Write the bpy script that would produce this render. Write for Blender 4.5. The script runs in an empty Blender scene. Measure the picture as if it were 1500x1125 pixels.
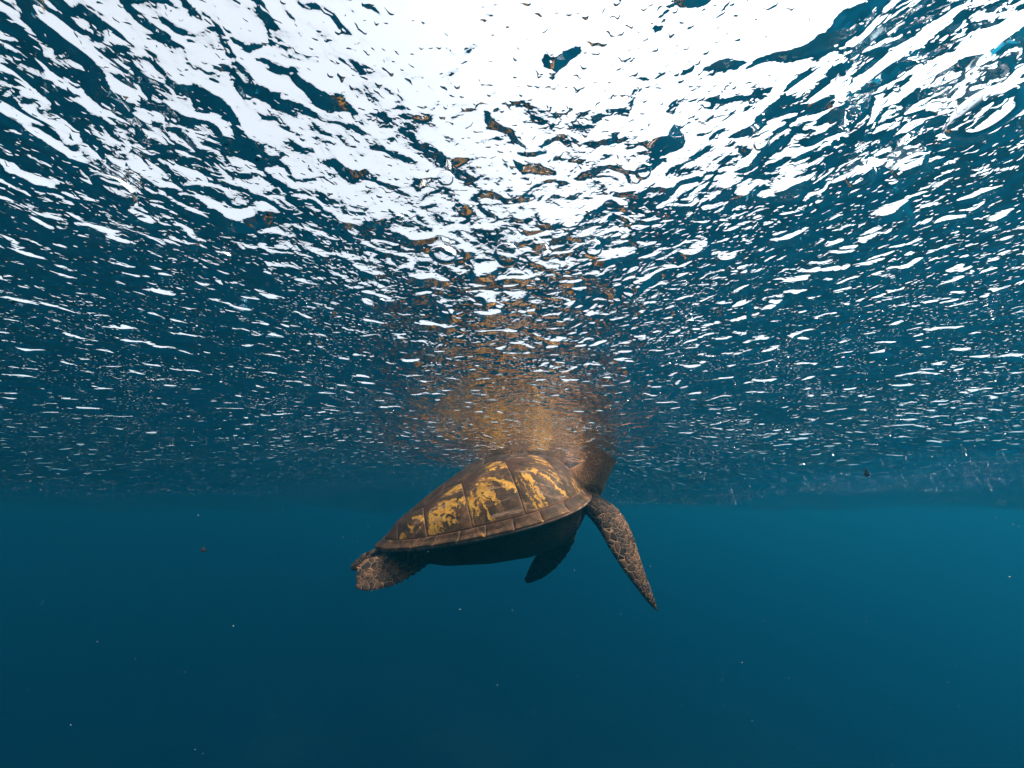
import bpy, bmesh, math, random
import numpy as np
from mathutils import Vector, Matrix, Euler

rng = np.random.default_rng(11)
random.seed(5)
R = math.radians
sc = bpy.context.scene
C = sc.collection

# ------------------------------------------------------------------ camera
FPX = 565.0                      # focal length in photo pixels (1500 wide)
PITCH = 18.2                     # degrees upward
CAM = Vector((0, 0, -0.21))      # a hand's length under the surface (z = 0)
cam_d = bpy.data.cameras.new('camera')
cam_d.sensor_width = 36.0
cam_d.lens = 36.0 * FPX / 1500.0
cam_d.clip_start = 0.02
cam_d.clip_end = 400
cam = bpy.data.objects.new('camera', cam_d)
C.objects.link(cam)
cam.location = CAM
cam.rotation_euler = (R(90 + PITCH), 0, 0)
sc.camera = cam

# ------------------------------------------------------------------ sky, sun, exposure
SUN_EL, SUN_AZ = 56.0, 112.0      # azimuth measured from +Y (view direction) towards +X
w = bpy.data.worlds.new('World')
sc.world = w
w.use_nodes = True
nt = w.node_tree
nt.nodes.clear()
sky = nt.nodes.new('ShaderNodeTexSky')
sky.sky_type = 'NISHITA'
sky.sun_disc = False
sky.sun_elevation = R(SUN_EL)
sky.sun_rotation = R(SUN_AZ)
sky.dust_density = 6.0
sky.air_density = 1.0
hs = nt.nodes.new('ShaderNodeHueSaturation')
hs.inputs['Saturation'].default_value = 0.22      # bright thin overcast
bg = nt.nodes.new('ShaderNodeBackground')
bg.inputs['Strength'].default_value = 0.13
wo = nt.nodes.new('ShaderNodeOutputWorld')
nt.links.new(sky.outputs[0], hs.inputs['Color'])
nt.links.new(hs.outputs[0], bg.inputs['Color'])
nt.links.new(bg.outputs[0], wo.inputs['Surface'])

sun_d = bpy.data.lights.new('sun', 'SUN')
sun_d.energy = 1.8
sun_d.angle = R(10)
sun_d.color = (1.0, 0.95, 0.87)
sun = bpy.data.objects.new('sun', sun_d)
C.objects.link(sun)
sd = Vector((math.sin(R(SUN_AZ)) * math.cos(R(SUN_EL)), math.cos(R(SUN_AZ)) * math.cos(R(SUN_EL)), math.sin(R(SUN_EL))))
sun.rotation_euler = sd.to_track_quat('Z', 'Y').to_euler()

vs = sc.view_settings
vs.view_transform = 'Standard'
vs.look = 'None'
vs.exposure = 1.85
vs.gamma = 1.0
vs.use_curve_mapping = False
cy = sc.cycles
cy.use_denoising = True
cy.use_adaptive_sampling = False
cy.max_bounces = 12
cy.diffuse_bounces = 3
cy.glossy_bounces = 5
cy.transmission_bounces = 4
cy.transparent_max_bounces = 12
cy.volume_bounces = 4
cy.sample_clamp_indirect = 6.0

# ------------------------------------------------------------------ helpers
def link(o, parent=None):
    C.objects.link(o)
    if parent is not None:
        o.parent = parent
    return o

def tag(o, label=None, cat=None, group=None, kind=None):
    if label: o['label'] = label
    if cat: o['category'] = cat
    if group: o['group'] = group
    if kind: o['kind'] = kind
    return o

def mesh_np(name, v, f, mat=None, parent=None, smooth=True):
    me = bpy.data.meshes.new(name)
    v = np.asarray(v, dtype=np.float64)
    me.from_pydata(v.tolist() if len(v) < 50000 else [], [], f if len(v) < 50000 else [])
    if len(v) >= 50000:
        f = np.asarray(f, dtype=np.int32)
        me.vertices.add(len(v)); me.vertices.foreach_set('co', v.astype(np.float32).ravel())
        n = f.shape[1]
        me.loops.add(f.size); me.loops.foreach_set('vertex_index', f.ravel())
        me.polygons.add(len(f)); me.polygons.foreach_set('loop_start', np.arange(0, f.size, n, dtype=np.int32))
        me.update(calc_edges=True)
    if smooth:
        me.polygons.foreach_set('use_smooth', np.ones(len(me.polygons), dtype=bool))
    if mat: me.materials.append(mat)
    o = bpy.data.objects.new(name, me)
    return link(o, parent)

def attr_vec(me, name, arr):
    a = me.attributes.new(name, 'FLOAT_VECTOR', 'POINT')
    a.data.foreach_set('vector', np.asarray(arr, dtype=np.float32).ravel())

def attr_f(me, name, arr):
    a = me.attributes.new(name, 'FLOAT', 'POINT')
    a.data.foreach_set('value', np.asarray(arr, dtype=np.float32).ravel())

class NT:
    """tiny node-graph helper"""
    def __init__(s, name):
        s.m = bpy.data.materials.new(name); s.m.use_nodes = True
        s.t = s.m.node_tree; s.t.nodes.clear()
        s.out = s.t.nodes.new('ShaderNodeOutputMaterial')
    def n(s, typ, props=None, **ins):
        nd = s.t.nodes.new('ShaderNode' + typ)
        for k, v in (props or {}).items(): setattr(nd, k, v)
        for k, v in ins.items():
            k = k.replace('_', ' ')
            s.put(nd, k, v)
        return nd
    def put(s, nd, k, v):
        sock = nd.inputs[int(k)] if k.isdigit() else nd.inputs[k]
        if isinstance(v, bpy.types.NodeSocket): s.t.links.new(v, sock)
        elif isinstance(v, bpy.types.Node): s.t.links.new(v.outputs[0], sock)
        else: sock.default_value = v
    def math(s, op, a, b=None, c=None, clamp=False):
        nd = s.t.nodes.new('ShaderNodeMath'); nd.operation = op; nd.use_clamp = clamp
        for i, x in enumerate((a, b, c)):
            if x is not None: s.put(nd, str(i), x)
        return nd.outputs[0]
    def ramp(s, fac, stops, interp='LINEAR'):
        nd = s.t.nodes.new('ShaderNodeValToRGB'); s.put(nd, 'Fac', fac)
        cr = nd.color_ramp; cr.interpolation = interp
        while len(cr.elements) < len(stops): cr.elements.new(0.5)
        for e, (p, c) in zip(cr.elements, stops):
            e.position = p
            e.color = (c, c, c, 1) if isinstance(c, (int, float)) else (*c, 1)
        return nd.outputs[0]
    def mix(s, fac, a, b, mode='MIX'):
        nd = s.t.nodes.new('ShaderNodeMix'); nd.data_type = 'RGBA'; nd.blend_type = mode
        for sock, v in ((nd.inputs[0], fac), (nd.inputs[6], a), (nd.inputs[7], b)):
            if isinstance(v, bpy.types.NodeSocket): s.t.links.new(v, sock)
            else: sock.default_value = (*v, 1) if isinstance(v, tuple) and len(v) == 3 else v
        return nd.outputs[2]
    def smooth(s, x, lo, hi):
        nd = s.t.nodes.new('ShaderNodeMapRange'); nd.interpolation_type = 'SMOOTHSTEP'
        s.put(nd, '0', x); s.put(nd, '1', lo); s.put(nd, '2', hi)
        return nd.outputs[0]
    def attr(s, name, out='Vector'):
        nd = s.t.nodes.new('ShaderNodeAttribute'); nd.attribute_name = name
        return nd.outputs[out]
    def surface(s, x): s.t.links.new(x.outputs[0] if isinstance(x, bpy.types.Node) else x, s.out.inputs['Surface'])

def ray(px, py):
    d = Vector(((px - 750) / FPX, -(py - 562.5) / FPX, -1.0))
    return Matrix.Rotation(R(90 + PITCH), 3, 'X') @ d       # length along the optical axis = 1

def at_depth(px, py, depth): return CAM + ray(px, py) * (depth * 0.904)
def at_z(px, py, z=0.0):
    r = ray(px, py); return CAM + r * ((z - CAM.z) / r.z)

# ------------------------------------------------------------------ materials: water
def water_interface(name, ior, fine):
    """air/water boundary: Fresnel with total internal reflection, the rest passes through"""
    g = NT(name)
    nrm = None
    if fine:
        tc = g.n('TexCoord')
        m1 = g.n('Mapping', Vector=tc.outputs['Object'], Scale=(0.95, 1.02, 1.0))
        n1 = g.n('TexNoise', Vector=m1, Scale=66.0, Detail=1.5, Roughness=0.45, Distortion=0.5)
        n2 = g.n('TexNoise', Vector=m1, Scale=190.0, Detail=2.0, Roughness=0.6)
        pt = g.n('TexNoise', Vector=tc.outputs['Object'], Scale=2.6, Detail=3.0, Roughness=0.6)      # gusts: ripple strength comes in patches
        pa = g.math('ADD', 0.55, g.math('MULTIPLY', g.smooth(pt.outputs[0], 0.38, 0.62), 0.6))
        n3 = g.n('TexNoise', Vector=m1, Scale=44.0, Detail=0.0, Distortion=0.4)                      # isolated dimples
        dim = g.math('MAXIMUM', g.math('SUBTRACT', n3.outputs[0], 0.50), 0.0)
        dim = g.math('MULTIPLY', g.math('MULTIPLY', dim, dim), 9.0)
        h = g.math('ADD', g.math('MULTIPLY', n1.outputs[0], pa), dim)
        h = g.math('ADD', h, g.math('MULTIPLY', n2.outputs[0], 0.06))
        pt2 = g.n('TexNoise', Vector=m1, Scale=9.0, Detail=4.0, Roughness=0.6)
        n4 = g.n('TexNoise', Vector=m1, Scale=300.0, Detail=0.0)                                     # pinprick facets that sparkle
        h = g.math('ADD', h, g.math('MULTIPLY', g.math('MAXIMUM', g.math('SUBTRACT', n4.outputs[0], 0.65), 0.0), g.math('ADD', 0.2, g.math('MULTIPLY', g.smooth(pt2.outputs[0], 0.40, 0.62), 0.5))))
        bp = g.n('Bump', Strength=1.0, Distance=0.0074, Height=h)
        nrm = bp.outputs[0]
    fr = g.n('Fresnel', IOR=ior)
    gl = g.n('BsdfGlossy', Color=(1, 1, 1, 1), Roughness=0.02)
    tr = g.n('BsdfTransparent', Color=(1, 1, 1, 1))
    if nrm is not None:
        g.put(fr, 'Normal', nrm); g.put(gl, 'Normal', nrm)
    mx = g.n('MixShader')
    g.t.links.new(fr.outputs[0], mx.inputs[0]); g.t.links.new(tr.outputs[0], mx.inputs[1]); g.t.links.new(gl.outputs[0], mx.inputs[2])
    g.surface(mx)
    return g.m

M_SURF = water_interface('water_surface_material', 1.333, True)
M_BUB = water_interface('air_bubble_material', 0.75, False)

def coef_volume(name, ss, sa, g_):
    """Principled Volume giving scattering ss and absorption sa per metre (rgb)"""
    g = NT(name)
    d = 0.6
    col = [s / d for s in ss]
    ac = [max(0.0, 1 - a / ((1 - c) * d)) ** 2 for a, c in zip(sa, col)]
    v = g.n('VolumePrincipled')
    v.inputs['Color'].default_value = (*col, 1)
    v.inputs['Absorption Color'].default_value = (*ac, 1)
    v.inputs['Density'].default_value = d
    v.inputs['Anisotropy'].default_value = g_
    g.t.links.new(v.outputs[0], g.out.inputs['Volume'])
    return g.m
M_WATER = coef_volume('sea_water', (0.0020, 0.041, 0.062), (0.16, 0.102, 0.080), 0.76)

# ------------------------------------------------------------------ water surface
EXT = 78.0
def axis(lo, hi, step, ext, grow=1.045):
    a = list(np.arange(lo, hi, step))
    s = step; x = a[-1]
    while x < ext:
        s *= grow; x += s; a.append(min(x, ext))
    s = step; x = a[0]; b = []
    while x > -ext:
        s *= grow; x -= s; b.append(max(x, -ext))
    return np.array(b[::-1] + a)
xs = axis(-1.5, 1.5, 0.0065, EXT)
ys = axis(-0.25, 2.6, 0.0065, EXT)
X, Y = np.meshgrid(xs, ys)
DX, DY = np.meshgrid(np.gradient(xs), np.gradient(ys))
SP = np.maximum(DX, DY)

waves = []                         # (wavelength, amplitude, angle, phase)
def add_waves(n, l0, l1, rms, spread, seed, mean=math.pi / 2 + 0.25):
    r = np.random.default_rng(seed)
    sl = rms * math.sqrt(2.0 / n)
    for i in range(n):
        lam = l0 * (l1 / l0) ** ((i + r.random()) / n)
        th = mean + r.normal() * spread
        waves.append((lam, sl * lam / (2 * math.pi), th, r.random() * 2 * math.pi))
waves.append((3.4, 0.030, math.pi / 2 + 0.12, -math.pi / 2 - 2 * math.pi / 3.4 * 1.5))      # swell, trough over the turtle
waves.append((2.5, 0.056, 0.10, math.pi / 2 + 0.12))                    # cross swell, crest above the camera
waves.append((7.5, 0.050, 1.25, 0.6))
add_waves(5, 1.2, 3.0, 0.030, 0.6, 3)
add_waves(14, 0.30, 1.1, 0.048, 0.9, 4)
add_waves(60, 0.032, 0.13, 0.085, 1.2, 6, 1.45)

def surface_z(x, y, sp=None):
    x = np.asarray(x, float); y = np.asarray(y, float)
    z = np.zeros_like(x); 
    patch = 0.85 + 0.35 * np.sin(2.1 * x + 1.3 * y + 1.0) * np.sin(1.7 * y - 1.1 * x + 0.4) + 0.15 * np.sin(5.3 * x + 0.6) * np.sin(4.7 * y)
    for lam, a, th, ph in waves:
        k = 2 * math.pi / lam
        p = k * (x * math.cos(th) + y * math.sin(th)) + ph + 0.35 * np.sin(k * 0.31 * (x * math.sin(th) - y * math.cos(th)) + 2 * ph)
        amp = a
        if lam < 0.33: amp = amp * patch
        if sp is not None: amp = amp * np.clip((lam / sp - 3.0) / 4.0, 0, 1)
        z += amp * (np.sin(p) + 0.18 * np.cos(2 * p))
    for cx, cy, lam, a, dec in ((0.33, 1.32, 0.105, 0.0026, 0.45), (0.02, 1.38, 0.14, 0.0030, 0.40), (0.25, 1.30, 0.062, 0.0013, 0.30)):
        r = np.sqrt((x - cx) ** 2 + (y - cy) ** 2) + 0.03 * np.sin(5 * np.arctan2(y - cy, x - cx) + 9 * x)     # wake rings of the turtle
        amp = a * np.exp(-r / dec) * np.clip(r / 0.05, 0, 1)
        if sp is not None: amp = amp * np.clip((lam / sp - 3.0) / 4.0, 0, 1)
        z = z + amp * np.sin(2 * math.pi * r / lam)
    return z - Z0
Z0 = 0.0
Z0 = float(surface_z(np.array([0.33]), np.array([1.32]))[0]) + 0.045      # neck breaks the surface here
Z = surface_z(X, Y, SP)
nx, ny = len(xs), len(ys)
idx = np.arange(nx * ny).reshape(ny, nx)
F = np.stack([idx[:-1, :-1], idx[:-1, 1:], idx[1:, 1:], idx[1:, :-1]], -1).reshape(-1, 4)
ws = mesh_np('water_surface', np.stack([X, Y, Z], -1).reshape(-1, 3), F, M_SURF)
tag(ws, 'rippled underside of the sea surface with bright sky breaking through', kind='structure')

# ------------------------------------------------------------------ seabed
g = NT('seabed_material')
tc = g.n('TexCoord')
n1 = g.n('TexNoise', Vector=tc.outputs['Object'], Scale=0.22, Detail=6.0, Roughness=0.6)
n2 = g.n('TexNoise', Vector=tc.outputs['Object'], Scale=3.0, Detail=5.0)
col = g.mix(g.smooth(n1.outputs[0], 0.42, 0.58), (0.05, 0.05, 0.035), (0.22, 0.20, 0.15))
col = g.mix(g.math('MULTIPLY', n2.outputs[0], 0.5), col, (0.03, 0.035, 0.02))
b = g.n('BsdfPrincipled', Base_Color=col, Roughness=0.95)
g.surface(b)
sx = np.linspace(-EXT, EXT, 170); SX, SY = np.meshgrid(sx, sx)
SZ = -10.5 + 0.5 * np.sin(SX * 0.21 + 0.8) * np.sin(SY * 0.17) + 0.3 * np.sin(SX * 0.63 + SY * 0.4) + 0.2 * rng.normal(size=SX.shape)
i2 = np.arange(170 * 170).reshape(170, 170)
F2 = np.stack([i2[:-1, :-1], i2[:-1, 1:], i2[1:, 1:], i2[1:, :-1]], -1).reshape(-1, 4).tolist()
tag(mesh_np('seabed', np.stack([SX, SY, SZ], -1).reshape(-1, 3), F2, g.m), 'dim rocky seabed far below the turtle', kind='structure')

# ------------------------------------------------------------------ sea turtle
L = 0.80
DEPTH = 1.56
root = bpy.data.objects.new('sea_turtle', None)
link(root)
root.empty_display_size = 0.1
POSE = Matrix.Translation(at_depth(708, 758, DEPTH)) @ Matrix.Rotation(R(-6), 4, 'Z') @ Matrix.Rotation(R(-13), 4, 'Y') @ Matrix.Rotation(R(10), 4, 'X')
root.matrix_world = POSE
tag(root, 'brown sea turtle with gold streaked shell swimming just under the surface, head breaking through it', 'turtle')
INV = POSE.inverted()
def loc(px, py, depth): return INV @ at_depth(px, py, depth)

# --- carapace as a surface over (rho, phi); local X forward, Y left, Z up
CX = 0.11
def outline(phi):
    c, s = np.cos(phi), np.sin(phi)
    ax = np.where(c > 0, 0.40 - CX, 0.40 + CX)
    e = np.where(c > 0, 2.6, 1.72)
    r = (np.abs(c / ax) ** e + np.abs(s / 0.325) ** e) ** (-1 / e)
    # serrated towards the tail
    r = r * (1 + 0.010 * np.clip(-c + 0.2, 0, 1) * np.abs(np.sin(phi * 12)))
    return r
def shell(rho, phi, off=0.0):
    rho = np.asarray(rho, float); phi = np.asarray(phi, float)
    def pos(rho, phi):
        r = outline(phi) * rho
        x = CX + r * np.cos(phi); y = r * np.sin(phi)
        back = np.clip(-np.cos(phi), 0, 1) ** 1.5
        fwd = np.clip(np.cos(phi), 0, 1) ** 1.5
        q = np.clip(1 - (rho / 0.955) ** (2.1 - 0.70 * back + 0.5 * fwd), 0, 1)
        zd = 0.197 * q ** (0.80 + 0.12 * back)
        zf = np.clip(0.034 * (1 - rho) / 0.10, 0, 0.06)                     # flared marginal shelf
        z = np.sqrt(zd * zd + zf * zf * np.clip((1.25 - rho) , 0, 1)) 
        z = z * (1 + 0.05 * np.exp(-(y / 0.03) ** 2))                       # faint keel
        z = z - 0.004 * np.sin(phi) ** 2 * rho ** 3 + 0.010 * np.clip(np.cos(phi), 0, 1) ** 3 * rho ** 4
        return np.stack([x, y, z], -1)
    p = pos(rho, phi)
    e = 1e-3
    r0 = np.clip(rho, 0.02, 0.985)
    du = pos(r0 + e, phi) - pos(r0 - e, phi); dv = pos(r0, phi + e) - pos(r0, phi - e)
    n = np.cross(du, dv); n /= np.linalg.norm(n, axis=-1, keepdims=True) + 1e-12
    return p + n * np.asarray(off)[..., None]
def to_polar(x, y):
    dx = x - CX; phi = np.arctan2(y, dx)
    return np.sqrt(dx * dx + y * y) / outline(phi), phi

# shell colours
g = NT('scute_material')
rayv = g.attr('ray')
info = g.attr('info')                         # x: edge distance 0 rim..1 centre, y: gold amount, z: scute id
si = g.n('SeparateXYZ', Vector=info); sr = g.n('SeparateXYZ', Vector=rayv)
edge, gold, sid = si.outputs[0], si.outputs[1], si.outputs[2]
th, rr = sr.outputs[0], sr.outputs[1]
tco = g.n('TexCoord').outputs['Object']
fine = g.n('TexNoise', Vector=tco, Scale=55.0, Detail=6.0, Roughness=0.65)
med = g.n('TexNoise', Vector=tco, Scale=13.0, Detail=4.0, Roughness=0.6)
wob = g.math('MULTIPLY', g.math('SUBTRACT', fine.outputs[0], 0.5), 0.32)
thw = g.math('ADD', th, wob)
idz = g.math('MULTIPLY', sid, 5.17)
def ang_noise(freq, zoff, det=2.0, rmul=0.0):
    v_ = g.n('CombineXYZ', X=g.math('MULTIPLY', thw, freq), Y=g.math('MULTIPLY', rr, rmul), Z=g.math('ADD', idz, zoff))
    return g.n('TexNoise', Vector=v_, Scale=1.0, Detail=det, Roughness=0.55).outputs[0]
n_ray2 = g.n('TexNoise', Vector=g.n('CombineXYZ', X=g.math('MULTIPLY', thw, 11.0), Y=g.math('MULTIPLY', rr, 14.0), Z=idz), Scale=1.0, Detail=2.0)
wobr = g.math('ADD', rr, g.math('MULTIPLY', g.math('SUBTRACT', med.outputs[0], 0.5), 0.05))
f_amt = g.math('ADD', ang_noise(6.5, 0.0, 2.0, 3.0), g.math('MULTIPLY', gold, 0.22))
finger = g.smooth(f_amt, 0.655, 0.69)
r_in = g.math('ADD', 0.030, g.math('MULTIPLY', ang_noise(9.0, 2.2), 0.10))
r_out = g.math('ADD', -0.05, g.math('MULTIPLY', ang_noise(8.0, 7.7, 3.0), 0.44))
reach = g.math('MULTIPLY', g.smooth(g.math('SUBTRACT', wobr, r_in), -0.004, 0.008), g.smooth(g.math('SUBTRACT', r_out, wobr), -0.004, 0.012))
thin = g.math('MULTIPLY', g.smooth(ang_noise(22.0, 4.4, 1.0, 6.0), 0.60, 0.66), g.smooth(g.math('ADD', ang_noise(3.0, 9.1, 1.0, 9.0), g.math('MULTIPLY', gold, 0.1)), 0.52, 0.60))
holes = g.smooth(g.n('TexNoise', Vector=tco, Scale=48.0, Detail=4.0).outputs[0], 0.38, 0.46)
ymask = g.math('MULTIPLY', g.math('MAXIMUM', g.math('MULTIPLY', finger, reach), g.math('MULTIPLY', thin, g.math('MULTIPLY', reach, 0.7))), holes)
base = g.ramp(med.outputs[0], [(0.30, (0.050, 0.022, 0.010)), (0.52, (0.100, 0.046, 0.021)), (0.72, (0.17, 0.082, 0.040))])
base = g.mix(g.smooth(fine.outputs[0], 0.45, 0.75), base, (0.075, 0.050, 0.018))
gcol = g.ramp(fine.outputs[0], [(0.30, (0.30, 0.13, 0.022)), (0.55, (0.58, 0.32, 0.045)), (0.8, (0.62, 0.40, 0.12))])
streak = g.smooth(n_ray2.outputs[0], 0.40, 0.62)
base = g.mix(g.math('MULTIPLY', streak, 0.8), base, (0.030, 0.019, 0.008))
mott = g.n('TexNoise', Vector=tco, Scale=26.0, Detail=6.0, Roughness=0.7)
base = g.mix(g.math('MULTIPLY', g.smooth(mott.outputs[0], 0.52, 0.66), 0.7), base, (0.20, 0.105, 0.050))
base = g.mix(g.math('MULTIPLY', g.smooth(mott.outputs[0], 0.48, 0.36), 0.7), base, (0.028, 0.022, 0.008))
base = g.mix(g.math('MULTIPLY', g.math('SUBTRACT', 1.0, g.smooth(rr, 0.02, 0.075)), 0.6), base, (0.07, 0.024, 0.012))
colr = g.mix(ymask, base, gcol)
# worn pale scratches
scr = g.n('TexNoise', Vector=g.n('Mapping', Vector=tco, Scale=(9.0, 60.0, 40.0)), Scale=1.0, Detail=5.0)
colr = g.mix(g.math('MULTIPLY', g.smooth(scr.outputs[0], 0.58, 0.72), 0.7), colr, (0.36, 0.24, 0.16))
# darker then paler line along the seams
colr = g.mix(g.math('MULTIPLY', g.math('SUBTRACT', 1.0, g.smooth(edge, 0.010, 0.045)), 0.6), colr, (0.24, 0.12, 0.065))
hgt = g.math('ADD', g.math('MULTIPLY', fine.outputs[0], 0.5), g.math('MULTIPLY', n_ray2.outputs[0], 0.3))
bp = g.n('Bump', Strength=0.5, Distance=0.004, Height=hgt)
colr = g.mix(g.math('SUBTRACT', 1.0, sr.outputs[2]), colr, (0.030, 0.016, 0.009))      # ridge and upper shell: darker colour painted in to mute their sunlit reflection
colr = g.mix(1.0, colr, (0.92, 0.80, 0.74), 'MULTIPLY')
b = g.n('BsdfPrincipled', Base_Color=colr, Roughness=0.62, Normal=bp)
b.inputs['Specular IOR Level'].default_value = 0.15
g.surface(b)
M_SCUTE = g.m

g = NT('seam_material')
tco = g.n('TexCoord').outputs['Object']
f1 = g.n('TexNoise', Vector=tco, Scale=40.0, Detail=4.0)
b = g.n('BsdfPrincipled', Base_Color=g.ramp(f1.outputs[0], [(0.35, (0.06, 0.025, 0.014)), (0.65, (0.34, 0.18, 0.11))]), Roughness=0.8)
g.surface(b)
M_SEAM = g.m

# carapace base: closed lens under the scutes
def carapace_base():
    nr, na = 26, 144
    V = []; Fc = []
    ph = np.linspace(0, 2 * math.pi, na, endpoint=False)
    rhos = np.linspace(0.0, 1.0, nr)[1:]
    V.append(shell(np.array([0.0]), np.array([0.0]), -0.002)[0])
    for r in rhos: V.extend(shell(np.full(na, r), ph, np.full(na, -0.002)))
    # rolled lip and underside
    rim = shell(np.full(na, 1.0), ph, np.zeros(na))
    for sc_, dz in ((0.995, -0.008), (0.96, -0.013), (0.80, 0.0), (0.4, 0.01)):
        q = rim.copy(); q[:, 0] = CX + (q[:, 0] - CX) * sc_; q[:, 1] *= sc_; q[:, 2] += dz; V.extend(q)
    nrings = len(rhos) + 4
    for j in range(na): Fc.append([0, 1 + j, 1 + (j + 1) % na])
    for i in range(nrings - 1):
        for j in range(na):
            a = 1 + i * na + j; b_ = 1 + i * na + (j + 1) % na
            Fc.append([a, a + na, b_ + na, b_])
    last = 1 + (nrings - 1) * na
    Fc.append([last + j for j in range(na)][::-1])
    return np.array(V), Fc
v, f = carapace_base()
carapace = mesh_np('carapace', v, f, M_SEAM, root)
carapace['label'] = 'domed brown shell with gold rays on its scutes'

RM = 0.925                                      # inner edge of the marginal scutes
def edge_pts(p, q, n): return [(p[0] + (q[0] - p[0]) * i / n, p[1] + (q[1] - p[1]) * i / n) for i in range(n)]
def arc_pts(a0, a1, rho, n):
    ph = np.linspace(a0, a1, n, endpoint=False); r = outline(ph) * rho
    return list(zip(CX + r * np.cos(ph), r * np.sin(ph)))
sid_counter = [0]
def scute(boundary, areola, goldamt, thick=0.0015, dark=1.0):
    """boundary: closed list of plan points (x, y); rings from the middle to the edge follow the shell"""
    bnd = np.array(boundary); n = len(bnd)
    cen = bnd.mean(0)
    K = 14
    t = np.concatenate([np.linspace(0, 0.9, K - 4)[1:], [0.94, 0.97, 0.99, 1.0]])
    P = [cen[None]]; E = [np.array([1.0])]
    for k in t:
        P.append(cen + (bnd - cen) * k * 0.993); E.append(np.full(n, 1 - k))
    P = np.concatenate(P); E = np.concatenate(E)
    rho, phi = to_polar(P[:, 0], P[:, 1]); rho = np.minimum(rho, 1.0)
    off = thick * np.clip(1 - (1 - E) ** 14, 0, 1) + 0.0012 * np.sqrt(np.clip(E, 0, 1)) - 0.002 * (E < 0.001)
    V = shell(rho, phi, off)
    Fc = [[0, 1 + j, 1 + (j + 1) % n] for j in range(n)]
    for i in range(len(t) - 1):
        for j in range(n):
            a = 1 + i * n + j; b_ = 1 + i * n + (j + 1) % n
            Fc.append([a, a + n, b_ + n, b_])
    o = mesh_np('scute', V, Fc, M_SCUTE, carapace)
    ar = np.array(areola); d = P - ar
    sid_counter[0] += 1
    nn = len(P)
    attr_vec(o.data, 'ray', np.stack([np.arctan2(d[:, 1], d[:, 0]), np.linalg.norm(d, axis=1), np.minimum(dark, np.clip(0.45 + 0.55 * (np.abs(P[:, 1]) - 0.08) / 0.10, 0.45, 1.0))], -1))  # third value darkens the colour towards the midline, so the lit top reflects less
    attr_vec(o.data, 'info', np.stack([E, goldamt - 0.5 * np.clip((0.17 - np.abs(P[:, 1])) / 0.07, 0, 1), np.full(nn, sid_counter[0])], -1))  # gold thinned near the midline to dim the same reflection
    # consistent outward normals
    bm = bmesh.new(); bm.from_mesh(o.data)
    if sum(fc.normal.z for fc in bm.faces) < 0:
        bmesh.ops.reverse_faces(bm, faces=bm.faces)
    bm.to_mesh(o.data); bm.free()
    return o

# vertebral row
VX = [0.335, 0.215, 0.055, -0.105, -0.245, -0.335]      # seams along the mid line
VW = [0.055, 0.075, 0.085, 0.078, 0.045, 0.035]         # half width at the seams
VM = [0.105, 0.125, 0.130, 0.110, 0.065]                # half width in the middle of each
def ph_of(x, y): return math.atan2(y, x - CX)
for i in range(5):
    x0, x1 = VX[i], VX[i + 1]; xm = (x0 + x1) / 2
    pts = [(x0, -VW[i]), (xm, -VM[i]), (x1, -VW[i + 1]), (x1, VW[i + 1]), (xm, VM[i]), (x0, VW[i])]
    bd = []
    for a, b_ in zip(pts, pts[1:] + pts[:1]): bd += edge_pts(a, b_, 9)
    scute(bd, (x1 + 0.02, 0.0), 0.10, dark=0.45)
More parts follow.
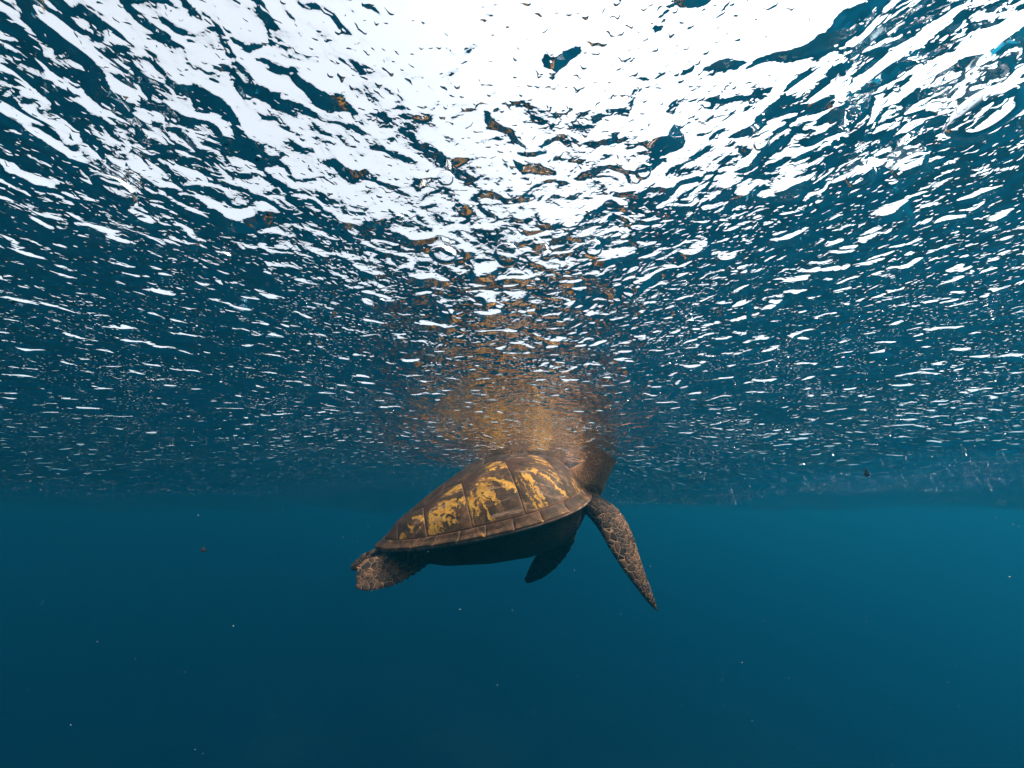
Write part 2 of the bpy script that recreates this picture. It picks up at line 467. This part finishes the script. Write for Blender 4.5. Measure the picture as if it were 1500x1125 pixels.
# costal seams: from the vertebral corners out to the marginals
def rho_pt(phi, rho):
    r = float(outline(np.array([phi]))[0]) * rho
    return (CX + r * math.cos(phi), r * math.sin(phi))
def phi_at(x):
    ph = np.linspace(0.0, math.pi, 2000); return float(ph[np.argmin(np.abs(CX + outline(ph) * RM * np.cos(ph) - x))])
CPH = [phi_at(x) for x in (0.315, 0.175, 0.015, -0.14, -0.26)]            # where the costal seams meet the marginal row
for s in (1, -1):
    inner = [[(VX[0], VW[0]), ((VX[0] + VX[1]) / 2, VM[0])]]
    mids = [((VX[i] + VX[i + 1]) / 2, VM[i]) for i in range(5)]
    cor = [(VX[i], VW[i]) for i in range(6)]
    golds = [0.72, 0.98, 0.92, 0.62]
    for k in range(4):
        pts_in = [mids[k], cor[k + 1], mids[k + 1]]
        bd = edge_pts(pts_in[0], pts_in[1], 8) + edge_pts(pts_in[1], pts_in[2], 8)
        bd += edge_pts(pts_in[2], rho_pt(CPH[k + 1], RM), 10)
        bd += arc_pts(CPH[k + 1], CPH[k], RM, 16)
        bd += edge_pts(rho_pt(CPH[k], RM), pts_in[0], 10)
        bd = [(x, s * y) for x, y in bd]
        a = (mids[k + 1][0] * 0.85 + cor[k + 1][0] * 0.15, s * (mids[k + 1][1] + 0.012))
        scute(bd, a, golds[k])
    # shoulder wedge beside the first vertebral and tail wedge beside the last
    bd = edge_pts(cor[0], mids[0], 8) + edge_pts(mids[0], rho_pt(CPH[0], RM), 8)
    a_end = abs(ph_of(*rho_pt(R(9), RM)))
    bd += arc_pts(CPH[0], a_end, RM, 10) + edge_pts(rho_pt(a_end, RM), cor[0], 5)
    scute([(x, s * y) for x, y in bd], (cor[0][0] - 0.03, s * (cor[0][1] + 0.02)), 0.55)
    bd = edge_pts(mids[4], cor[5], 6) + edge_pts(cor[5], rho_pt(R(174), RM), 4) + arc_pts(R(174), CPH[4], RM, 8)
    bd += edge_pts(rho_pt(CPH[4], RM), mids[4], 5)
    scute([(x, s * y) for x, y in bd], (mids[4][0], s * mids[4][1]), 0.4)
    # marginal row
    mb = [R(9), R(30)] + [phi_at(x) for x in (0.29, 0.215, 0.135, 0.055, -0.025, -0.10, -0.17, -0.23, -0.285)] + [math.pi]
    for a0, a1 in zip(mb, mb[1:]):
        bd = arc_pts(a0, a1, RM, 8) + edge_pts(rho_pt(a1, RM), rho_pt(a1, 1.0), 4) + arc_pts(a1, a0, 1.0, 8) + edge_pts(rho_pt(a0, 1.0), rho_pt(a0, RM), 4)
        scute([(x, s * y) for x, y in bd], (rho_pt(a1, 0.8)[0], s * rho_pt(a1, 0.8)[1]), 0.25, 0.003)
bd = arc_pts(R(-9), R(9), RM, 8) + edge_pts(rho_pt(R(9), RM), rho_pt(R(9), 1), 4) + arc_pts(R(9), R(-9), 1.0, 8) + edge_pts(rho_pt(R(-9), 1), rho_pt(R(-9), RM), 4)
scute(bd, (0.33, 0), 0.4, 0.003)                        # nuchal

# --- body: one continuous skin (trunk, neck, head, flippers, tail)
BV, BF = [], []
def add_loft(rings):
    base_i = len(BV); n = len(rings[0])
    for r in rings: BV.extend([tuple(p) for p in r])
    for i in range(len(rings) - 1):
        for j in range(n):
            a = base_i + i * n + j; b_ = base_i + i * n + (j + 1) % n
            BF.append([a, b_, b_ + n, a + n])
    BF.append([base_i + j for j in range(n)][::-1])
    BF.append([base_i + (len(rings) - 1) * n + j for j in range(n)])
def spline(pts, n):
    pts = np.array(pts, float); m = len(pts)
    t = np.linspace(0, m - 1, n); out = []
    for u in t:
        i = min(int(u), m - 2); f_ = u - i
        p0, p1, p2, p3 = pts[max(i - 1, 0)], pts[i], pts[i + 1], pts[min(i + 2, m - 1)]
        out.append(0.5 * ((2 * p1) + (-p0 + p2) * f_ + (2 * p0 - 5 * p1 + 4 * p2 - p3) * f_ ** 2 + (-p0 + 3 * p1 - 3 * p2 + p3) * f_ ** 3))
    return np.array(out)
def limb(name, pts, lead, trail, thick, normal, n=36, seg=28, scallop=0.0, jag=0.0):
    """flat limb: spine points, distance to the leading and trailing edge, half thickness; normal = face direction"""
    d = np.concatenate([np.array([list(p) for p in pts]), np.array([lead, trail, thick]).T], 1)
    d = spline(d, n)
    P = d[:, :3]; T = np.gradient(P, axis=0); T /= np.linalg.norm(T, axis=1, keepdims=True)
    N0 = np.array(normal, float); rings = []; W = []
    for i in range(n):
        Wd = np.cross(T[i], N0); Wd /= np.linalg.norm(Wd); Nn = np.cross(Wd, T[i])
        W.append(Wd)
        ring = []
        for j in range(seg):
            a = 2 * math.pi * j / seg; c, s_ = math.cos(a), math.sin(a)
            ext = d[i, 3] if c > 0 else d[i, 4]
            if c < 0 and scallop: ext *= 1 + scallop * math.sin(i * 2.1)
            thn = d[i, 5] * (1.0 if c > 0 else (1 - 0.45 * (-c)))
            push = jag * math.sin(c * 9.0 + 1.0) * max(0.0, (i / (n - 1) - 0.8) / 0.2)      # notched paddle end
            ring.append(P[i] + Wd * c * abs(ext) + Nn * s_ * thn + T[i] * push)
        rings.append(ring)
    add_loft(rings)
    return dict(name=name, P=P, W=np.array(W), lead=d[:, 3], trail=d[:, 4], T=T)

# trunk
rings = []
for x, hw, zt, zb in ((-0.36, 0.02, 0.0, -0.02), (-0.33, 0.09, 0.015, -0.045), (-0.25, 0.165, 0.03, -0.078), (-0.12, 0.245, 0.04, -0.112),
                      (0.02, 0.275, 0.04, -0.134), (0.15, 0.270, 0.04, -0.145), (0.25, 0.235, 0.04, -0.135), (0.32, 0.180, 0.04, -0.105), (0.36, 0.12, 0.035, -0.065), (0.375, 0.06, 0.03, -0.02)):
    ring = []
    for j in range(40):
        a = 2 * math.pi * j / 40; c, s_ = math.cos(a), math.sin(a)
        yy = hw * math.copysign(abs(c) ** 0.75, c); zz = (zt if s_ > 0 else -zb) * math.copysign(abs(s_) ** 0.8, s_)
        ring.append((x, yy, zz))
    rings.append(ring)
add_loft(rings)

toward = (INV.to_3x3() @ (CAM - POSE.translation)).normalized()      # face direction of the near flippers
upv = INV.to_3x3() @ Vector((0, 0, 1))
NEAR = 1.36
limbs = []
limbs.append(limb('front_near', [loc(846, 726, 1.46), loc(872, 742, 1.42), loc(893, 762, 1.39), loc(909, 789, 1.36), loc(925, 822, 1.33), loc(943, 856, 1.31), loc(956, 881, 1.30), loc(964, 896, 1.295)],
     [0.035, 0.044, 0.054, 0.056, 0.045, 0.030, 0.016, 0.003], [0.035, 0.044, 0.054, 0.052, 0.038, 0.022, 0.011, 0.003],
     [0.034, 0.030, 0.022, 0.016, 0.011, 0.008, 0.006, 0.003], toward + Vector((0.35, 0, 0.1)), n=60, scallop=0.05))
limbs.append(limb('front_far', [loc(830, 745, 1.58), loc(824, 783, 1.62), loc(808, 812, 1.66), loc(788, 835, 1.70), loc(770, 852, 1.73)],
     [0.05, 0.052, 0.05, 0.04, 0.012], [0.05, 0.052, 0.048, 0.036, 0.012], [0.03, 0.024, 0.016, 0.011, 0.005], toward + Vector((-0.5, 0, 0.2)), n=40, scallop=0.05))
limbs.append(limb('rear_near', [loc(650, 795, 1.50), loc(624, 813, 1.44), loc(600, 825, 1.40), loc(576, 834, 1.375), loc(552, 840, 1.36), loc(534, 844, 1.35), loc(524, 846, 1.345)],
     [0.028, 0.034, 0.046, 0.058, 0.062, 0.060, 0.046], [0.028, 0.034, 0.046, 0.056, 0.056, 0.054, 0.042], [0.028, 0.018, 0.011, 0.0075, 0.006, 0.0045, 0.003], toward + Vector((0.1, 0, 0.75)), n=56, scallop=0.13, jag=0.012))
limbs.append(limb('rear_far', [loc(610, 792, 1.70), loc(578, 803, 1.73), loc(552, 813, 1.76), loc(532, 823, 1.78), loc(517, 832, 1.79)],
     [0.025, 0.028, 0.030, 0.034, 0.020], [0.02, 0.024, 0.028, 0.032, 0.018], [0.025, 0.018, 0.012, 0.009, 0.005], toward + Vector((-0.1, 0, 0.5)), n=36, scallop=0.10, jag=0.012))
# tail
limb('tail', [(-0.31, 0, -0.01), (-0.36, 0, -0.02), (-0.41, 0.0, -0.03), (-0.44, 0, -0.036)], [0.035, 0.025, 0.014, 0.004], [0.035, 0.025, 0.014, 0.004], [0.02, 0.016, 0.010, 0.003], (0, 0, 1), n=16)
# neck and head: rises through the surface
HD = 1.50
neck_pts = [loc(838, 722, 1.54), loc(858, 705, 1.52), loc(872, 688, 1.505), loc(884, 668, 1.49), loc(900, 645, 1.48), loc(918, 630, 1.475), loc(938, 622, 1.47), loc(956, 620, 1.465), loc(968, 621, 1.46)]
neck = limb('neck', neck_pts, [0.080, 0.070, 0.052, 0.046, 0.052, 0.060, 0.056, 0.040, 0.016], [0.080, 0.068, 0.050, 0.044, 0.050, 0.056, 0.050, 0.036, 0.014],
     [0.085, 0.080, 0.066, 0.058, 0.060, 0.062, 0.054, 0.038, 0.014], toward, n=46)

tmp = bpy.data.objects.new('tmp_body', bpy.data.meshes.new('tmp_body'))
C.objects.link(tmp)
tmp.data.from_pydata(BV, [], BF)
md = tmp.modifiers.new('r', 'REMESH'); md.mode = 'VOXEL'; md.voxel_size = 0.0042; md.adaptivity = 0.0
ms = tmp.modifiers.new('s', 'SMOOTH'); ms.factor = 0.5; ms.iterations = 5
dg = bpy.context.evaluated_depsgraph_get()
me = bpy.data.meshes.new_from_object(tmp.evaluated_get(dg))
bpy.data.objects.remove(tmp)
me.name = 'body'
me.polygons.foreach_set('use_smooth', np.ones(len(me.polygons), dtype=bool))
body = link(bpy.data.objects.new('body', me), root)
body['label'] = 'scaly brown skin of neck, flippers and dark underside'

co = np.empty(len(me.vertices) * 3, dtype=np.float32); me.vertices.foreach_get('co', co); co = co.reshape(-1, 3)
suv = co.copy() * 1.0; wgt = np.zeros(len(co)); bigv = np.zeros(len(co)); best = np.full(len(co), 1e9)
for k, lb in enumerate(limbs):
    P = lb['P']; seglen = np.concatenate([[0], np.cumsum(np.linalg.norm(np.diff(P, axis=0), axis=1))])
    for c0 in range(0, len(co), 20000):
        q = co[c0:c0 + 20000]
        d2 = ((q[:, None, :] - P[None]) ** 2).sum(-1); j = d2.argmin(1); dm = np.sqrt(d2[np.arange(len(q)), j])
        lim = np.maximum(lb['lead'], lb['trail'])[j] * 1.25 + 0.012
        ok = (dm < lim) & (dm < best[c0:c0 + 20000]) & (j > 3)
        rel = q - P[j]; ac = (rel * lb['W'][j]).sum(1); al = seglen[j] + (rel * lb['T'][j]).sum(1)
        ids = np.where(ok)[0] + c0
        acn = np.where(ac > 0, ac / lb['lead'][j], ac / lb['trail'][j])
        # scales grow towards the trailing edge
        warp = ac + 0.0
        suv[ids] = np.stack([al, warp, np.full(len(q), k * 3.0)], -1)[ok]
        wgt[ids] = np.clip((j[ok] - 3) / 5.0, 0, 1); bigv[ids] = acn[ok]; best[ids] = dm[ok]
attr_vec(me, 'scale_uv', suv)
nd_ = np.full(len(co), 1e9)
for c0 in range(0, len(co), 20000):
    nd_[c0:c0 + 20000] = np.sqrt(((co[c0:c0 + 20000, None, :] - neck['P'][None, 10:]) ** 2).sum(-1)).min(1)
attr_vec(me, 'scale_info', np.stack([wgt, bigv, np.clip((0.10 - nd_) / 0.03, 0, 1)], -1))

g = NT('turtle_skin')
tco = g.n('TexCoord').outputs['Object']
uv = g.attr('scale_uv'); inf = g.n('SeparateXYZ', Vector=g.attr('scale_info'))
wt, across = inf.outputs[0], inf.outputs[1]
wn = g.n('TexNoise', Vector=uv, Scale=25.0, Detail=2.0)
uvw = g.n('VectorMath', {'operation': 'ADD'}); g.put(uvw, '0', uv)
sc1 = g.n('VectorMath', {'operation': 'SCALE'}); g.put(sc1, '0', wn.outputs['Color']); sc1.inputs['Scale'].default_value = 0.012
g.put(uvw, '1', sc1.outputs[0])
def cells(scale, rnd):
    e = g.n('TexVoronoi', {'feature': 'DISTANCE_TO_EDGE', 'voronoi_dimensions': '3D'}, Vector=uvw.outputs[0], Scale=scale, Randomness=rnd)
    c = g.n('TexVoronoi', {'feature': 'F1', 'voronoi_dimensions': '3D'}, Vector=uvw.outputs[0], Scale=scale, Randomness=rnd)
    return e.outputs['Distance'], c.outputs['Color']
e1, c1 = cells(44.0, 0.8)       # big plates on the edges
e2, c2 = cells(78.0, 0.9)       # small plates in the middle
big = g.smooth(g.math('ABSOLUTE', g.math('ADD', across, 0.1)), 0.45, 0.5)
ed = g.mix(big, e2, e1); cc = g.mix(big, c2, c1)
e3 = g.n('TexVoronoi', {'feature': 'DISTANCE_TO_EDGE'}, Vector=tco, Scale=85.0)
edb = g.mix(wt, e3.outputs['Distance'], ed)
edf = g.n('SeparateColor', Color=edb).outputs[0]
line = g.math('SUBTRACT', 1.0, g.smooth(edf, 0.010, 0.045))
fn = g.n('TexNoise', Vector=tco, Scale=60.0, Detail=5.0, Roughness=0.6)
md_ = g.n('TexNoise', Vector=tco, Scale=9.0, Detail=3.0)
cr = g.n('SeparateColor', Color=cc).outputs[0]
plate = g.ramp(cr, [(0.0, (0.017, 0.010, 0.007)), (0.5, (0.046, 0.024, 0.013)), (1.0, (0.15, 0.068, 0.030))])
lncol = g.mix(md_.outputs[0], (0.26, 0.13, 0.07), (0.40, 0.21, 0.09))
skinf = g.mix(g.math('MULTIPLY', line, g.ramp(md_.outputs[0], [(0.3, 0.55), (0.6, 1.0)])), plate, lncol)
trunk = g.ramp(md_.outputs[0], [(0.3, (0.022, 0.014, 0.008)), (0.7, (0.090, 0.046, 0.022))])  # dark trunk colour: the shade under the body is painted into the skin
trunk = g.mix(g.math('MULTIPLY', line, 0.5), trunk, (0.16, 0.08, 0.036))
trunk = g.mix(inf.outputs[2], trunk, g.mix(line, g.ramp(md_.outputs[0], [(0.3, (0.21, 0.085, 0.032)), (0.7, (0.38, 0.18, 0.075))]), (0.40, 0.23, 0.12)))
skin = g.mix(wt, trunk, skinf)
skin = g.mix(g.math('MULTIPLY', g.smooth(fn.outputs[0], 0.58, 0.78), 0.3), skin, (0.20, 0.095, 0.04))
hh = g.math('ADD', g.math('MULTIPLY', g.smooth(edf, 0.0, 0.16), 1.0), g.math('MULTIPLY', fn.outputs[0], 0.35))
bp = g.n('Bump', Strength=0.7, Distance=0.003, Height=hh)
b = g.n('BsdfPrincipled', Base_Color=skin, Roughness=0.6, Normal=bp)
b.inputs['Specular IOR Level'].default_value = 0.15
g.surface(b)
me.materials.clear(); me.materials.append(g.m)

# eyes (above the water line)
g = NT('eye_material')
b = g.n('BsdfPrincipled', Base_Color=(0.01, 0.008, 0.006, 1), Roughness=0.1); g.surface(b)
for s in (-1, 1):
    bm = bmesh.new(); bmesh.ops.create_uvsphere(bm, u_segments=16, v_segments=10, radius=0.011)
    m_ = bpy.data.meshes.new('eye'); bm.to_mesh(m_); bm.free(); m_.materials.append(g.m)
    o = link(bpy.data.objects.new('eye', m_), root)
    o.location = loc(944, 620, 1.47) + toward * (0.044 * s)

# ------------------------------------------------------------------ air bubbles clinging to the underside of the surface
bm = bmesh.new(); bmesh.ops.create_icosphere(bm, subdivisions=4, radius=1.0)
for vv in bm.verts:
    c_ = vv.co; vv.co = c_ * (1 + 0.06 * math.sin(3 * c_.x + 1) * math.cos(2.5 * c_.y) + 0.04 * math.sin(5 * c_.z + 3 * c_.y))
bub = bpy.data.meshes.new('air_bubble'); bm.to_mesh(bub); bm.free()
bub.polygons.foreach_set('use_smooth', np.ones(len(bub.polygons), dtype=bool)); bub.materials.append(M_BUB)
spots = [(1115, 205, 9), (585, 318, 9), (330, 372, 8), (800, 372, 9), (650, 365, 22), (742, 366, 20), (868, 358, 15), (1437, 146, 30), (653, 257, 12), (942, 246, 12), (173, 268, 18), (1258, 252, 16), (1330, 236, 14), (560, 440, 8), (1010, 470, 7)]
for px, py, rp in spots:
    p = at_z(px, py, 0.0)
    for _ in range(3): p = at_z(px, py, float(surface_z(np.array([p.x]), np.array([p.y]))[0]))
    rad = rp / FPX * (p - CAM).length * 0.85
    o = link(bpy.data.objects.new('air_bubble', bub))
    o.location = p - Vector((0, 0, rad * 0.5)); o.scale = (rad * random.uniform(0.9, 1.2), rad * random.uniform(0.85, 1.1), rad * random.uniform(0.6, 0.8)); o.rotation_euler = (random.uniform(-0.3, 0.3), random.uniform(-0.3, 0.3), random.uniform(0, 3))
    size = 'largest round' if rp >= 28 else 'wide round' if rp >= 18 else 'medium round' if rp >= 14 else 'small' if rp >= 10 else 'very small'
    tag(o, size + ' clear air bubble clinging to the rippled underside of the surface', 'bubble', 'air bubbles under the water surface')

# fine bubbles and drifting specks: too many and too small to count
def specks(name, pts, rads, mat, label):
    t = (1 + 5 ** 0.5) / 2
    iv = np.array([(-1, t, 0), (1, t, 0), (-1, -t, 0), (1, -t, 0), (0, -1, t), (0, 1, t), (0, -1, -t), (0, 1, -t), (t, 0, -1), (t, 0, 1), (-t, 0, -1), (-t, 0, 1)]) / math.sqrt(1 + t * t)
    it = np.array([(0, 11, 5), (0, 5, 1), (0, 1, 7), (0, 7, 10), (0, 10, 11), (1, 5, 9), (5, 11, 4), (11, 10, 2), (10, 7, 6), (7, 1, 8), (3, 9, 4), (3, 4, 2), (3, 2, 6), (3, 6, 8), (3, 8, 9), (4, 9, 5), (2, 4, 11), (6, 2, 10), (8, 6, 7), (9, 8, 1)])
    pts = np.asarray(pts); n = len(pts)
    V = (pts[:, None, :] + iv[None] * np.asarray(rads)[:, None, None] * (1 + 0.25 * rng.normal(size=(n, 12, 1)) * 0.6)).reshape(-1, 3)
    Ff = (it[None] + 12 * np.arange(n)[:, None, None]).reshape(-1, 3)
    o = mesh_np(name, V, Ff.tolist() if len(V) < 50000 else Ff, mat)
    tag(o, label, kind='stuff')
    return o
g = NT('speck_material')
b = g.n('BsdfPrincipled', Base_Color=(0.45, 0.42, 0.36, 1), Roughness=0.8); g.surface(b)
n = 900
d = 0.6 + 3.4 * rng.random(n) ** 0.8
pp = [CAM + ray(rng.uniform(-40, 1540), rng.uniform(745, 1160)) * float(k) for k in d]
specks('drifting_particles', [tuple(p) for p in pp], 0.0004 + 0.0011 * rng.random(n) ** 3, g.m, 'tiny pale specks drifting in the blue water')
n = 16000
fx = rng.uniform(-2.6, 2.6, n); fy = 0.3 + 3.2 * rng.random(n) ** 0.9
fz = surface_z(fx, fy) - 0.003
specks('surface_microbubbles', np.stack([fx, fy, fz], -1), 0.0004 + 0.0014 * rng.random(n) ** 6, M_BUB, 'fine bubbles scattered along the underside of the surface')

# two larger scraps of weed
g = NT('weed_material')
b = g.n('BsdfPrincipled', Base_Color=(0.05, 0.022, 0.012, 1), Roughness=0.8); g.surface(b)
for px, py, dp, rp, lab in ((1270, 695, 1.15, 3.8, 'small dark scrap of weed drifting under the surface ahead of the turtle'),
                            (298, 806, 1.8, 3.2, 'tiny brown scrap of weed drifting in open water behind the turtle')):
    bm = bmesh.new(); bmesh.ops.create_icosphere(bm, subdivisions=3, radius=1.0)
    for vv in bm.verts:
        k = 1 + 0.45 * math.sin(vv.co.x * 5 + rp) * math.cos(vv.co.y * 4 + vv.co.z * 6)
        vv.co = Vector((vv.co.x * 1.0 * k, vv.co.y * 0.5 * k, vv.co.z * 0.75 * k + 0.25 * vv.co.x ** 2))
    m_ = bpy.data.meshes.new('weed_scrap'); bm.to_mesh(m_); bm.free(); m_.materials.append(g.m)
    o = link(bpy.data.objects.new('weed_scrap', m_)); o.location = at_depth(px, py, dp)
    sz = rp / FPX * dp; o.scale = (sz, sz, sz); o.rotation_euler = (0.3, 0.5, 0.4)
    tag(o, lab, 'seaweed')

# ------------------------------------------------------------------ the water itself
bm = bmesh.new(); bmesh.ops.create_cube(bm, size=1.0)
m_ = bpy.data.meshes.new('haze'); bm.to_mesh(m_); bm.free(); m_.materials.append(M_WATER)
hz = link(bpy.data.objects.new('haze', m_))
hz.location = (0, 0, (-13 + 0.45) / 2); hz.scale = (2 * EXT + 4, 2 * EXT + 4, 13.45)
tag(hz, 'clear blue sea water filling the view below the surface', kind='stuff')
